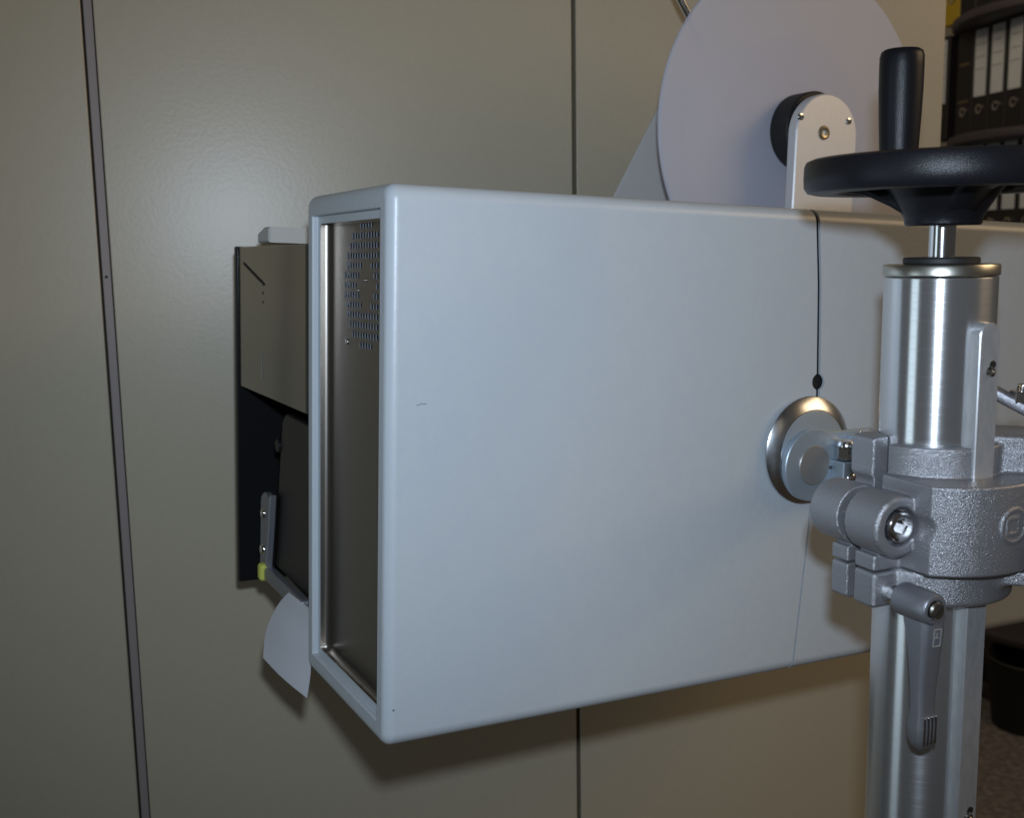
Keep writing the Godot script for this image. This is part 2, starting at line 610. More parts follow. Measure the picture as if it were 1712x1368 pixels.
func machine() -> void:
	var T := machine_frame()
	var m := thing("labelling_machine", "pale grey box-shaped labelling machine held by the steel post", "machine", T)
	# main cover with its rounded end frame
	var rows := []
	rows.append([0.0205, 0.0046, Vector2(0, 1)])
	rows.append([0.0150, 0.0046, Vector2(0, 1)])
	rows.append([0.0150, 0.0046, Vector2(-1, 0), 0])
	rows.append([0.0150, 0.0012, Vector2(-1, 0)])
	for i in range(1, 4): rows.append([0.0150 - 0.0012 * (1.0 - cos(i * PI / 6)), 0.0012 - 0.0012 * sin(i * PI / 6), Vector2(-cos(i * PI / 6), -sin(i * PI / 6))])
	var re := 0.0075
	for i in 9: rows.append([re - re * sin(i * PI / 16), re - re * cos(i * PI / 16), Vector2(sin(i * PI / 16), -cos(i * PI / 16))])
	for x in [0.1, 0.2, 0.3]: rows.append([0.0, x, Vector2(1, 0)])
	var left := func(y): return seam(y) - seam_gap(y) * 0.5
	rows.append([0.0, left, Vector2(1, 0)])
	rows.append([0.0, left, Vector2(0, 1), 0])
	rows.append([0.0022, left, Vector2(0, 1)])
	obj("cover", sheath(rows), M.paint, m)
	obj("scuff", Shape.new().tube([Vector3(0.0196, 0.2214, 0.0), Vector3(0.0225, 0.2224, 0.0001), Vector3(0.0262, 0.2221, 0.0)], 0.00022, 6), M.mark, m.get_child(0))
	obj("paint_chip", Shape.new().lathe(ball_profile(0.0007, 0.0003, 0.0001), 10), M.ink, m.get_child(0), Transform3D(Basis(Vector3.RIGHT, Vector3(0, 0, 1), Vector3(0, -1, 0)), Vector3(0.0060, 0.0262, -0.0001)))
	var right := func(y): return seam(y) + seam_gap(y) * 0.5
	var rr := [[0.0022, right, Vector2(0, -1)], [0.0, right, Vector2(0, -1)], [0.0, right, Vector2(1, 0), 0], [0.0, 0.45, Vector2(1, 0)], [0.0, LONG - 0.006, Vector2(1, 0)], [0.002, LONG - 0.0015, Vector2(1, 1)], [0.006, LONG, Vector2(0.2, 1)], [0.06, LONG, Vector2(0, 1)], [0.0825, LONG, Vector2(0, 1)]]
	obj("rear_cover", sheath(rr), M.paint, m)
	obj("inner_frame", Shape.new().rbox(Vector3(0.352, H * 0.5, -D * 0.5), Vector3(0.64, H - 0.007, D - 0.007), 0.004, 2), M.void, m)
	# recessed stainless end panel with its round vent
	var ep := Shape.new()
	var pi := 0.0172
	var tr := [[pi, 0.0052, Vector2(-1, 0)], [pi, 0.0085, Vector2(-1, 0)]]
	for i in range(1, 7): tr.append([pi + 0.0045 * (1.0 - cos(i * PI / 12)), 0.0085 + 0.0045 * sin(i * PI / 12), Vector2(-cos(i * PI / 12), -sin(i * PI / 12))])
	var tray := sheath(tr, 0.0215)
	ep.v.append_array(tray.v); ep.n.append_array(tray.n)
	var rims := Shape.new()
	vent_plate(ep, rims, pi + 0.0045, H - pi - 0.0045, -D + pi + 0.0045, -pi - 0.0045, 0.0130)
	var panel := obj("end_panel", ep, M.stainless, m)
	obj("vent_rims", rims, M.dull, panel)
	obj("fan_plate", Shape.new().rbox(Vector3(0.0190, 0.2938, -0.072), Vector3(0.002, 0.094, 0.096), 0.0005, 1), M.void, panel)
	for p in [Vector2(0.2540, -0.1110), Vector2(0.2975, -0.0724), Vector2(0.2975, -0.0758), Vector2(0.2905, -0.0885)]:
		var big: bool = p.x < 0.26
		obj("screw", Shape.new().lathe(ball_profile(0.0022 if big else 0.0010, 0.0012, 0.0005), 14), M.bright, panel, along(Vector3(0.0132, p.x, p.y), Vector3(-1, 0, 0)))
	# hub disc on the side, with the stub of the pivot
	var disc := Shape.new().lathe([Vector2(0, 0.0022), Vector2(0.0404, 0.0022), Vector2(0.0412, 0.0028), Vector2(0.0412, 0.0042), Vector2(0.0404, 0.0050), Vector2(0.0318, 0.0092), Vector2(0.0312, 0.0094), Vector2(0.0300, 0.0094), Vector2(0, 0.0094)], 96, 20.0)
	obj("hub_disc", disc, M.turned, m, Transform3D(Basis(Vector3.RIGHT, Vector3(0, 0, 1), Vector3(0, -1, 0)), Vector3(0.3395, 0.1762, 0)))
	obj("hub_face", Shape.new().lathe([Vector2(0.0310, 0.0092), Vector2(0.0308, 0.0097), Vector2(0.0302, 0.0099), Vector2(0, 0.0099)], 80), M.zinc, m, Transform3D(Basis(Vector3.RIGHT, Vector3(0, 0, 1), Vector3(0, -1, 0)), Vector3(0.3395, 0.1762, 0)))
	# plate that carries the roll, triangular wing behind the roll, guide rod
	var br := PackedVector2Array([Vector2(0.466, 0.300), Vector2(0.5413, 0.300)])
	br.append_array(arc(Vector2(0.5037, 0.4405), 0.0376, 0, 180, 28))
	var plate := obj("roll_bracket", Shape.new().prism(br, -0.180, -0.168, 0.0012), M.alu, m)
	var face := Basis(Vector3.RIGHT, Vector3(0, 0, 1), Vector3(0, -1, 0))
	for p in [Vector2(0.4700, 0.4542), Vector2(0.5294, 0.4552)]:
		obj("screw", Shape.new().lathe([Vector2(0, 0.0012), Vector2(0.0012, 0.0012), Vector2(0.0016, 0.0018), Vector2(0.0030, 0.0014), Vector2(0.0036, 0)], 20), M.bright, plate, Transform3D(face, Vector3(p.x, p.y, -0.1683)))
	obj("axle_screw", Shape.new().lathe([Vector2(0, -0.002), Vector2(0.0026, -0.002), Vector2(0.0028, 0.0012), Vector2(0.0045, 0.0016), Vector2(0.0066, 0.0006), Vector2(0.007, -0.001)], 24), M.brass, plate, Transform3D(face, Vector3(0.4994, 0.4421, -0.1678)))
	obj("side_plate", Shape.new().prism(PackedVector2Array([Vector2(0.340, 0.300), Vector2(0.340, 0.357), Vector2(0.4170, 0.4955), Vector2(0.60, 0.4955), Vector2(0.64, 0.36), Vector2(0.64, 0.30)]), -0.304, -0.300, 0.0006), M.wing, m)
	obj("guide_rod", Shape.new().tube([Vector3(0.425, 0.528, -0.262), Vector3(0.4053, 0.5561, -0.26), Vector3(0.3963, 0.5671, -0.26), Vector3(0.375, 0.60, -0.26), Vector3(0.365, 0.64, -0.26)], 0.0042), M.bright, m)

# perforated rectangle in the y/z plane at x, holes in a ring
func vent_plate(s: Shape, rims: Shape, y0: float, y1: float, z0: float, z1: float, x: float) -> void:
	var cy := 0.2938
	var cz := -0.0735
	var py := 0.0067
	var pz := 0.0052
	var ny := 6
	var nz := 8
	var a0 := cy - (ny + 0.5) * py
	var a1 := cy + (ny + 0.5) * py
	var b0 := cz - (nz + 0.5) * pz
	var b1 := minf(cz + (nz + 0.5) * pz, z1 - 0.0001)
	var n := Vector3(-1, 0, 0)
	for q in [[y0, a0, z0, z1], [a1, y1, z0, z1], [a0, a1, z0, b0], [a0, a1, b1, z1]]:
		s.flat(Vector3(x, q[0], q[2]), Vector3(x, q[1], q[2]), Vector3(x, q[1], q[3]), Vector3(x, q[0], q[3]), n)
	for i in range(-ny, ny + 1):
		for j in range(-nz, nz + 1):
			var c := Vector3(x, cy + i * py, cz + j * pz)
			var hy := py * 0.5
			var hz := pz * 0.5
			if c.z + hz > z1: continue
			var rr := Vector2(i * py, j * pz).length()
			if rr > 0.0428 or rr < 0.0165:
				s.flat(c + Vector3(0, -hy, -hz), c + Vector3(0, hy, -hz), c + Vector3(0, hy, hz), c + Vector3(0, -hy, hz), n)
				continue
			for k in 16:
				var w := []
				for e in 2:
					var a := TAU * (k + e) / 16.0
					var u := Vector2(cos(a), sin(a))
					var mx := maxf(absf(u.x), absf(u.y))
					w.append(c + Vector3(0, u.x / mx * hy, u.y / mx * hz))
					w.append(c + Vector3(0, u.x * 0.0026, u.y * 0.0021))
					w.append(c + Vector3(0.0006, u.x * 0.0026, u.y * 0.0021))
					w.append(Vector3(0, -u.x, -u.y))
				s.flat(w[0], w[4], w[5], w[1], n)
				rims.quad(w[1], w[5], w[6], w[2], w[3], w[7], w[7], w[3])

# ---------------------------------------------------------------- label printer behind the machine
func printer() -> void:
	var p := thing("label_printer", "dark label printer with steel front plate, beside the grey machine's left end", "printer", machine_frame() * Transform3D(Basis.IDENTITY, Vector3(0, 0, 0)))
	var turn := Basis(Vector3(0, 0, 1), Vector3.UP, Vector3(-1, 0, 0))   # prism x -> z, prism z -> -x
	var ep := PackedVector2Array([Vector2(-0.3685, 0.1975), Vector2(-0.1668, 0.1963), Vector2(-0.1668, 0.3222), Vector2(-0.366, 0.3228), Vector2(-0.3685, 0.3205)])
	var f := obj("front_plate", Shape.new().prism(ep, -0.0022, 0.0, 0.0004), M.mirror_steel, p, Transform3D(turn, Vector3.ZERO))
	obj("slot", Shape.new().rbox(Vector3.ZERO, Vector3(0.0008, 0.0022, 0.070), 0.0003, 1), M.void, f, Transform3D(Basis.IDENTITY, Vector3.ZERO))
	f.get_child(0).transform = Transform3D(Basis(Vector3(0, 0, -1), Vector3.UP, Vector3(1, 0, 0)) * Basis(Vector3.RIGHT, deg_to_rad(14.5)), Vector3(-0.316, 0.2995, 0.0003))
	for yy in [0.291, 0.2835, 0.276]:
		obj("screw", Shape.new().lathe(ball_profile(0.0012, 0.0008, 0.0004), 10), M.bright, f, Transform3D(Basis(Vector3.RIGHT, Vector3(0, 0, 1), Vector3(0, -1, 0)), Vector3(-0.288, yy, 0.0002)))
	obj("mark", Shape.new().rbox(Vector3(-0.289, 0.222, 0.0003), Vector3(0.0012, 0.022, 0.0006), 0.0002, 1), M.bright, f)
	obj("back_plate", Shape.new().rbox(Vector3(0.13, 0.168, -0.3735), Vector3(0.264, 0.3105, 0.008), 0.0015, 2), M.gloss_black, p)
	obj("inner_housing", Shape.new().rbox(Vector3(0.175, 0.178, -0.27), Vector3(0.15, 0.285, 0.19), 0.003, 1), M.void, p)
	obj("roof_plate", Shape.new().rbox(Vector3(0.13, 0.3205, -0.27), Vector3(0.25, 0.003, 0.198), 0.0008, 1), M.gloss_black, p)
	var top := PackedVector2Array([Vector2(-0.318, 0.3255), Vector2(-0.282, 0.3255), Vector2(-0.282, 0.3385), Vector2(-0.300, 0.3385), Vector2(-0.318, 0.3340)])
	obj("top_cover", Shape.new().prism(top, -0.26, -0.004, 0.0015), M.white_top, p, Transform3D(turn, Vector3.ZERO))
	var core := PackedVector2Array([Vector2(-0.296, 0.046), Vector2(-0.1668, 0.040), Vector2(-0.1668, 0.182), Vector2(-0.262, 0.184), Vector2(-0.272, 0.176), Vector2(-0.290, 0.090)])
	obj("dark_cover", Shape.new().prism(core, -0.045, -0.012, 0.001), M.dark_plate, p, Transform3D(turn, Vector3.ZERO))
	# print head bracket with two screws
	var bk := PackedVector2Array([Vector2(-0.313, 0.043), Vector2(-0.296, 0.036), Vector2(-0.284, 0.085), Vector2(-0.279, 0.112)])
	bk.append_array(arc(Vector2(-0.296, 0.098), 0.0135, 50, 165, 10))
	var b := obj("head_bracket", Shape.new().prism(bk, -0.009, -0.003, 0.0008), M.lever, p, Transform3D(turn, Vector3.ZERO))
	for c in [Vector2(-0.299, 0.0925), Vector2(-0.302, 0.060)]:
		obj("screw", Shape.new().lathe([Vector2(0, 0.0005), Vector2(0.0018, 0.0005), Vector2(0.002, 0.002), Vector2(0.0036, 0.0022), Vector2(0.0044, 0.0012), Vector2(0.0046, 0)], 18), M.bright, b, Transform3D(Basis(Vector3.RIGHT, Vector3(0, 0, 1), Vector3(0, -1, 0)), Vector3(c.x, c.y, -0.003)))
	obj("knob", Shape.new().lathe(ball_profile(0.0060, 0.012, 0.001), 20), M.gloss_black, p, along(Vector3(0.022, 0.1542, -0.282), Vector3(-1, 0, 0)))
	obj("tension_arm", Shape.new().tube([Vector3(0.02, 0.150, -0.284), Vector3(0.02, 0.125, -0.290), Vector3(0.02, 0.1, -0.297)], 0.002, 8), M.gloss_black, p)
	var bar := obj("peel_bar", Shape.new().rbox(Vector3(0.0065, 0.0395, -0.2430), Vector3(0.010, 0.012, 0.112), 0.003, 3), M.lever, p)
	var tip := obj("bar_tip", Shape.new().rbox(Vector3.ZERO, Vector3(0.012, 0.0155, 0.011), 0.0035, 3), M.tip, bar, Transform3D(Basis.IDENTITY, Vector3(0.004, 0.0405, -0.2990)))
	tip.set_meta("label", "yellow green end cap of the grey bar")
	# label that hangs from the peel bar
	var le := [Vector3(-0.0012, 0.047, -0.2090), Vector3(-0.0030, 0.034, -0.2280), Vector3(-0.0075, 0.017, -0.2400), Vector3(-0.0110, 0.001, -0.2450), Vector3(-0.0140, -0.0158, -0.2400)]
	var ri := [Vector3(0.003, 0.045, -0.1670), Vector3(0.004, 0.028, -0.1670), Vector3(0.004, 0.010, -0.1670), Vector3(0.0035, -0.008, -0.1672), Vector3(0.001, -0.0265, -0.1680)]
	var s := Shape.new()
	var grid := []
	for i in 17:
		var row := []
		for k in 13:
			var u := k / 12.0
			var a := curve(le, i / 16.0).lerp(curve(ri, i / 16.0), u)
			a.x -= 0.003 * sin(u * PI) * sin(i / 16.0 * PI * 0.8)
			row.append(a)
		grid.append(row)
	for i in 16:
		for k in 12:
			var nn := []
			for e in [[i, k], [i + 1, k], [i + 1, k + 1], [i, k + 1]]:
				var du: Vector3 = grid[mini(e[0] + 1, 16)][e[1]] - grid[maxi(e[0] - 1, 0)][e[1]]
				var dv: Vector3 = grid[e[0]][mini(e[1] + 1, 12)] - grid[e[0]][maxi(e[1] - 1, 0)]
				var g := du.cross(dv).normalized()
				nn.append(g if g.x < 0 else -g)
			s.quad(grid[i][k], grid[i + 1][k], grid[i + 1][k + 1], grid[i][k + 1], nn[0], nn[1], nn[2], nn[3])
			var o := Vector3(0.00015, 0, 0)
			s.quad(grid[i][k] + o, grid[i + 1][k] + o, grid[i + 1][k + 1] + o, grid[i][k + 1] + o, -nn[0], -nn[1], -nn[2], -nn[3])
	var lb := obj("paper_label", s, M.paper, null, machine_frame())
	tag(lb, "blank white paper label hanging from the printer's bar", "label")

func curve(p: Array, u: float) -> Vector3:
	var x := u * (p.size() - 1)
	var i := mini(int(x), p.size() - 2)
	var f := x - i
	var a: Vector3 = p[maxi(i - 1, 0)]
	var b: Vector3 = p[i]
	var c: Vector3 = p[i + 1]
	var d: Vector3 = p[mini(i + 2, p.size() - 1)]
	return b.cubic_interpolate(c, a, d, f)

# ---------------------------------------------------------------- roll of labels on its holder
func label_roll() -> void:
	var T := machine_frame() * Transform3D(Basis(Vector3.RIGHT, Vector3(0, 0, 1), Vector3(0, -1, 0)), Vector3(0.5037, 0.4465, -0.207))
	var r := thing("label_roll", "large round label roll with whitish side disc, standing above the grey machine", "label roll", T)
	var R := 0.1643
	obj("side_disc", Shape.new().lathe([Vector2(0.0, -0.005), Vector2(R - 0.002, -0.005), Vector2(R, -0.0032), Vector2(R, -0.0014), Vector2(R - 0.0015, 0.0), Vector2(R - 0.006, 0.0005), Vector2(0.0, 0.0005)], 128, 20.0), M.disc, r)
	obj("paper_roll", Shape.new().lathe([Vector2(0.03, -0.060), Vector2(0.091, -0.060), Vector2(0.091, -0.0056), Vector2(0.03, -0.0056)], 96), M.pink, r)
	obj("hub", Shape.new().lathe([Vector2(0.0, 0.0), Vector2(0.0362, 0.0), Vector2(0.0362, 0.0225), Vector2(0.0350, 0.0240), Vector2(0.014, 0.0240), Vector2(0.014, 0.0262), Vector2(0.0, 0.0262)], 64), M.rubber, r)

# ---------------------------------------------------------------- post, frame: z towards the camera
const PX := Vector3(0.3791, 0, -0.5217)
const UNIT := 0.9      # the post's parts are given for a 66 mm tube; the real one is 59.4 mm
const DATUM := 1.4     # height their y values are measured about

func post_frame(y := 0.0) -> Transform3D:
	return Transform3D(Basis(Vector3(0.809, 0, 0.5878), Vector3.UP, Vector3(-0.5878, 0, 0.809)).orthonormalized() * Basis.from_scale(Vector3(UNIT, UNIT, UNIT)), PX + Vector3(0, DATUM + UNIT * (y - DATUM), 0))

func post() -> void:
	var p := thing("support_post", "shiny round steel post with a flat key bar along its side", "post", post_frame())
	obj("tube", Shape.new().lathe([Vector2(0.029, -0.15), Vector2(0.0330, -0.15), Vector2(0.0330, 0.4), Vector2(0.0330, 1.0), Vector2(0.0330, 1.3758), Vector2(0.0325, 1.3764), Vector2(0.029, 1.3764)], 96).wind(), M.chrome, p)
	obj("end_cap", Shape.new().lathe([Vector2(0.0, 1.3770), Vector2(0.0332, 1.3770), Vector2(0.0338, 1.3778), Vector2(0.0338, 1.3828), Vector2(0.0332, 1.3838), Vector2(0.0, 1.3838)], 80), M.yellow_zinc, p)
	obj("washer", Shape.new().lathe([Vector2(0.0, 1.3840), Vector2(0.0216, 1.3840), Vector2(0.0222, 1.3848), Vector2(0.0222, 1.3872), Vector2(0.0214, 1.3880), Vector2(0.0, 1.3880)], 48), M.rubber, p)
	obj("spindle", Shape.new().lathe([Vector2(0.0, 1.3881), Vector2(0.0077, 1.3881), Vector2(0.0077, 1.415), Vector2(0.0, 1.415)], 40), M.bright, p)
	# key bar on the right front of the tube
	var g := PackedVector2Array([Vector2(-0.0080, 0.02), Vector2(0.0080, 0.02)])
	g.append_array(arc(Vector2(0.0, 1.3425), 0.0080, 0, 180, 18))
	var kb := Transform3D(Basis(Vector3(K, 0, -K), Vector3.UP, Vector3(K, 0, K)), Vector3.ZERO)
	var bar := obj("key_bar", Shape.new().prism(g, 0.0312, 0.0405, 0.0007), M.galv, p, kb)
	var face := Basis(Vector3.RIGHT, Vector3(0, 0, 1), Vector3(0, -1, 0))
	for y in [1.3215, 1.0415]:
		obj("screw", Shape.new().lathe([Vector2(0, 0.0002), Vector2(0.0010, 0.0002), Vector2(0.0014, 0.0016), Vector2(0.0026, 0.0014), Vector2(0.0034, 0.0)], 20), M.bright, bar, Transform3D(face, Vector3(0.0012, y, 0.0406)))
		obj("screw_hole", Shape.new().lathe([Vector2(0, 0.0), Vector2(0.0024, 0.0), Vector2(0.0024, 0.0003), Vector2(0, 0.0003)], 16), M.void, bar, Transform3D(face, Vector3(0.0026, y + 0.0042, 0.0405)))

func handwheel() -> void:
	var h := thing("handwheel", "black plastic handwheel with upright grip on top of the steel post", "handwheel", post_frame(1.4071))
	var o := 0.0822
	obj("rim", Shape.new().lathe([Vector2(0.060, 0.0235), Vector2(0.064, 0.0205), Vector2(o - 0.006, 0.0200), Vector2(o - 0.002, 0.0210), Vector2(o, 0.0240), Vector2(o + 0.0003, 0.030), Vector2(o, 0.0370), Vector2(o - 0.0012, 0.0396), Vector2(o - 0.0045, 0.0410), Vector2(0.066, 0.0405), Vector2(0.060, 0.0345), Vector2(0.060, 0.0235)], 128, 40.0), M.black, h)
	obj("web", Shape.new().lathe([Vector2(0.0, 0.0245), Vector2(0.0605, 0.0245), Vector2(0.0605, 0.0330), Vector2(0.0, 0.0330)], 64), M.black, h)
	obj("hub", Shape.new().lathe([Vector2(0.0, 0.0), Vector2(0.0212, 0.0), Vector2(0.0222, 0.0012), Vector2(0.0224, 0.0045), Vector2(0.0262, 0.0110), Vector2(0.0330, 0.0215), Vector2(0.0360, 0.0246), Vector2(0.0, 0.0246)], 64), M.black, h)
	for k in 3:
		var a := deg_to_rad(25 + 120 * k)
		var d := Vector3(sin(a), 0, cos(a))
		var w := Vector3(cos(a), 0, -sin(a))
		var rings := []
		for e in [[0.018, 0.0045, 0.012], [0.030, 0.012, 0.010], [0.045, 0.0195, 0.0085], [0.062, 0.0225, 0.0085]]:
			rings.append([d * e[0] + w * e[2] + Vector3.UP * 0.026, d * e[0] - w * e[2] + Vector3.UP * 0.026, d * e[0] - w * e[2] * 0.8 + Vector3.UP * e[1], d * e[0] + w * e[2] * 0.8 + Vector3.UP * e[1]])
		obj("spoke", Shape.new().loft(rings), M.black, h)
	var pr := [Vector2(0.0, -0.003), Vector2(0.0112, -0.003), Vector2(0.0117, 0.006), Vector2(0.0124, 0.020), Vector2(0.0133, 0.038), Vector2(0.0139, 0.055), Vector2(0.0140, 0.070), Vector2(0.0139, 0.0765), Vector2(0.0130, 0.0795), Vector2(0.0112, 0.0808), Vector2(0.0, 0.0812)]
	obj("grip", Shape.new().lathe(pr, 48, 40.0), M.black, h, Transform3D(Basis.IDENTITY, Vector3(-0.0290, 0.0330, -0.0560)))

# ---------------------------------------------------------------- cast clamp: r runs to the front left, s to the front right
func upper_clamp(p: Vector3) -> float:
	var r := (p.z - p.x) * K
	var s := (p.x + p.z) * K
	var rad := Vector2(p.x, p.z).length()
	var q := Vector3(r, p.y, s)
	var d := sd_cyl(rad, p.y, 0.0396, 1.2500, 1.2762, 0.0012)
	var mid := smax(sd_cyl(rad, p.y, 0.0620, 1.2042, 1.2580, 0.0016), maxf(r - 0.0435, -s - 0.020), 0.0008)
	d = smin(d, mid, 0.0015)
	# clamp screw boss
	var bd := Vector2(r - 0.053, p.y - 1.2320).length()
	var boss := sd_cyl(bd, s, 0.0188, -0.030, 0.031, 0.003)
	d = smin(d, boss, 0.002)
	d = smin(d, sd_box(q, Vector3(0.015, 1.2150, -0.016), Vector3(0.050, 1.2480, 0.029), 0.003), 0.002)
	# lugs
	d = smin(d, sd_box(q, Vector3(0.010, 1.2540, -0.024), Vector3(0.0450, 1.2795, -0.002), 0.003), 0.003)
	d = smin(d, sd_box(q, Vector3(0.010, 1.2030, -0.018), Vector3(0.0625, 1.2130, 0.020), 0.0015), 0.002)
	# arm of the cross clamp to the right, link to the hub at the back
	d = smin(d, sd_box(p, Vector3(0.030, 1.2530, -0.030), Vector3(0.140, 1.2815, 0.012), 0.003), 0.003)
	d = smin(d, sd_box(p, Vector3(0.040, 1.2160, -0.040), Vector3(0.140, 1.2560, 0.030), 0.004), 0.006)
	d = smin(d, sd_capsule(p, Vector3(-0.028, 1.2520, -0.056), Vector3(-0.026, 1.2560, -0.020), 0.0125), 0.004)
	# emblem: raised ring
	var a := deg_to_rad(47.5)
	var en := Vector3(sin(a), 0, cos(a))
	var et := Vector3(cos(a), 0, -sin(a))
	var el := p - Vector3(0, 1.2335, 0)
	var lu := Vector2(el.dot(et), el.y)
	if el.dot(en) > 0.03 and lu.length() < 0.02:
		var h := el.dot(en) - 0.0615
		d = smin(d, Vector2(lu.length() - 0.0098, h).length() - 0.0011, 0.0012)
		var bx := maxf(absf(lu.x + 0.001) - 0.0045, absf(lu.y) - 0.0045)
		d = smin(d, Vector2(absf(bx), h).length() - 0.0009, 0.0010)
	# cuts: bore, slit, seat of the screw
	d = smax(d, 0.0333 - rad, 0.0008)
	if r > 0.0:
		d = smax(d, 0.0031 - absf(s), 0.0010)
	if s > 0.0:
		d = smax(d, -maxf(bd - 0.0118, 0.0225 - s), 0.0012)
	return d

func lower_clamp(p: Vector3) -> float:
	var r := (p.z - p.x) * K
	var s := (p.x + p.z) * K
	var rad := Vector2(p.x, p.z).length()
	var q := Vector3(r, p.y, s)
	var d := sd_cyl(rad, p.y, 0.0490, 1.1812, 1.2030, 0.0035)
	d = smin(d, sd_box(q, Vector3(0.010, 1.1800, -0.0185), Vector3(0.0625, 1.2020, 0.0205), 0.0025), 0.004)
	d = smin(d, sd_box(p, Vector3(0.03, 1.1930, -0.03), Vector3(0.14, 1.2022, 0.028), 0.002), 0.006)
	d = smax(d, 0.0333 - rad, 0.0008)
	if r > 0.0:
		d = smax(d, 0.0031 - absf(s), 0.0010)
	return d

func clamp_group() -> void:
	var c := thing("pipe_clamp", "grey cast metal pipe clamp gripping the steel post", "clamp", post_frame(1.18))
	var down := Transform3D(Basis.IDENTITY, Vector3(0, -1.18, 0))
	obj("upper_clamp", Shape.new().nets(upper_clamp, Vector3(-0.082, 1.198, -0.078), Vector3(0.120, 1.292, 0.080), 0.0012), M.cast, c, down)
	obj("lower_clamp", Shape.new().nets(lower_clamp, Vector3(-0.070, 1.174, -0.055), Vector3(0.120, 1.208, 0.070), 0.0012), M.cast, c, down)
	obj("link_rod", Shape.new().tube([Vector3(-0.0400, 0.0480, -0.215), Vector3(-0.0350, 0.0580, -0.15), Vector3(-0.0285, 0.0715, -0.056)], 0.0105, 28), M.cast, c)
	var tau := Vector3(K, 0, K)
	var rho := Vector3(-K, 0, K)
	# socket screw
	var sx := rho * 0.053 + tau * 0.0222 + Vector3(0, 1.2320 - 1.18, 0)
	var bolt := obj("socket_screw", socket_screw(0.0094, 0.0095, 0.0050), M.bright, c, Transform3D(Basis(rho, tau, Vector3.UP), sx))
	bolt.set_meta("label", "bright hexagon socket screw in the clamp's boss")
	# ratchet lever
	var at := rho * 0.050 + Vector3(0, 1.1890 - 1.18, 0)
	var lv := obj("clamping_lever", Shape.new().lathe([Vector2(0.0, 0.0300), Vector2(0.0078, 0.0300), Vector2(0.0096, 0.0315), Vector2(0.0100, 0.0340), Vector2(0.0098, 0.0480), Vector2(0.0092, 0.0555), Vector2(0.0080, 0.0570), Vector2(0.0062, 0.0572), Vector2(0.0060, 0.0545), Vector2(0.0, 0.0545)], 48, 40.0), M.lever, c, Transform3D(Basis(rho, tau, Vector3.UP), at))
	obj("stud", Shape.new().lathe([Vector2(0.0, 0.016), Vector2(0.0066, 0.016), Vector2(0.0066, 0.0300), Vector2(0.0, 0.0300)], 32), M.bright, lv)
	var sc := Shape.new().lathe([Vector2(0.0, 0.0545), Vector2(0.0050, 0.0545), Vector2(0.0052, 0.0580), Vector2(0.0044, 0.0592), Vector2(0.0, 0.0594)], 24)
	var scr := obj("screw", sc, M.yellow_zinc, lv)
	obj("slot", Shape.new().rbox(Vector3(0, 0.0593, 0), Vector3(0.0090, 0.0008, 0.0012), 0.0002, 1), M.void, scr, Transform3D(Basis(Vector3.UP, deg_to_rad(40)), Vector3.ZERO))
	# arm: local x = rho, y = tau, z = up
	var rings := []
	for e in [[-0.0040, 0.0085, 0.0340, 0.0552], [-0.0110, 0.0084, 0.0345, 0.0555], [-0.0200, 0.0080, 0.0370, 0.0548], [-0.0350, 0.0073, 0.0395, 0.0535], [-0.0500, 0.0066, 0.0410, 0.0522], [-0.0640, 0.0062, 0.0415, 0.0520], [-0.0740, 0.0068, 0.0400, 0.0530], [-0.0820, 0.0066, 0.0405, 0.0528], [-0.0870, 0.0050, 0.0425, 0.0510], [-0.0888, 0.0024, 0.0445, 0.0490]]:
		var ring := []
		var my: float = (e[2] + e[3]) * 0.5
		var hy: float = (e[3] - e[2]) * 0.5
		for k in 24:
			var a := TAU * k / 24
			var cx := signf(cos(a)) * pow(absf(cos(a)), 0.5)
			var sy := signf(sin(a)) * pow(absf(sin(a)), 0.5)
			ring.append(Vector3(cx * e[1] - 0.0035 + 0.0, my + sy * hy, e[0]))
		rings.append(ring)
	var arm := obj("arm", Shape.new().loft(rings), M.lever, lv)
	for k in 4:
		obj("grip_rib", Shape.new().rbox(Vector3.ZERO, Vector3(0.0013, 0.0016, 0.0175), 0.0006, 2), M.bright, arm, Transform3D(Basis.IDENTITY, Vector3(-0.0080 + 0.0028 * k, 0.0530, -0.0755)))
	obj("badge", badge(), M.galv, arm, Transform3D(Basis(Vector3.RIGHT, deg_to_rad(-4)), Vector3(-0.0035, 0.0558, -0.0175)))
	# second lever behind the post, at the frame's right edge
	var l2 := obj("rear_lever", Shape.new().loft(bar_rings([Vector3(0.024, 0.1275, -0.033), Vector3(0.032, 0.1235, -0.032), Vector3(0.044, 0.1170, -0.031), Vector3(0.060, 0.1085, -0.030), Vector3(0.066, 0.1060, -0.030)], 0.0070, 0.0042)), M.lever, c)
	var nut := PackedVector2Array()
	for k in 6: nut.append(Vector2(cos(TAU * k / 6), sin(TAU * k / 6)) * 0.0068)
	obj("nut", Shape.new().prism(nut, 0.0, 0.0085, 0.0006), M.bright, l2, along(Vector3(0.0495, 0.1150, -0.030), Vector3(0.1, 1, 0)) * Transform3D(Basis(Vector3.RIGHT, Vector3(0, 0, -1), Vector3(0, 1, 0)), Vector3.ZERO))
	obj("stud", Shape.new().lathe(ball_profile(0.0036, 0.016, 0.001), 24), M.bright, l2, along(Vector3(0.0495, 0.1120, -0.030), Vector3(0.1, 1, 0)))

	# split arm between hub and clamp, in the machine's frame
	var T := machine_frame()
	var g := thing("pivot_arm", "bluish zinc plated split arm holding the pin on the hub disc", "pivot arm", T * Transform3D(Basis.IDENTITY, Vector3(0.3355, 0.1665, 0.0101)))
	var o := PackedVector2Array()
	o.append_array(arc(Vector2.ZERO, 0.0275, 62, 292, 34))
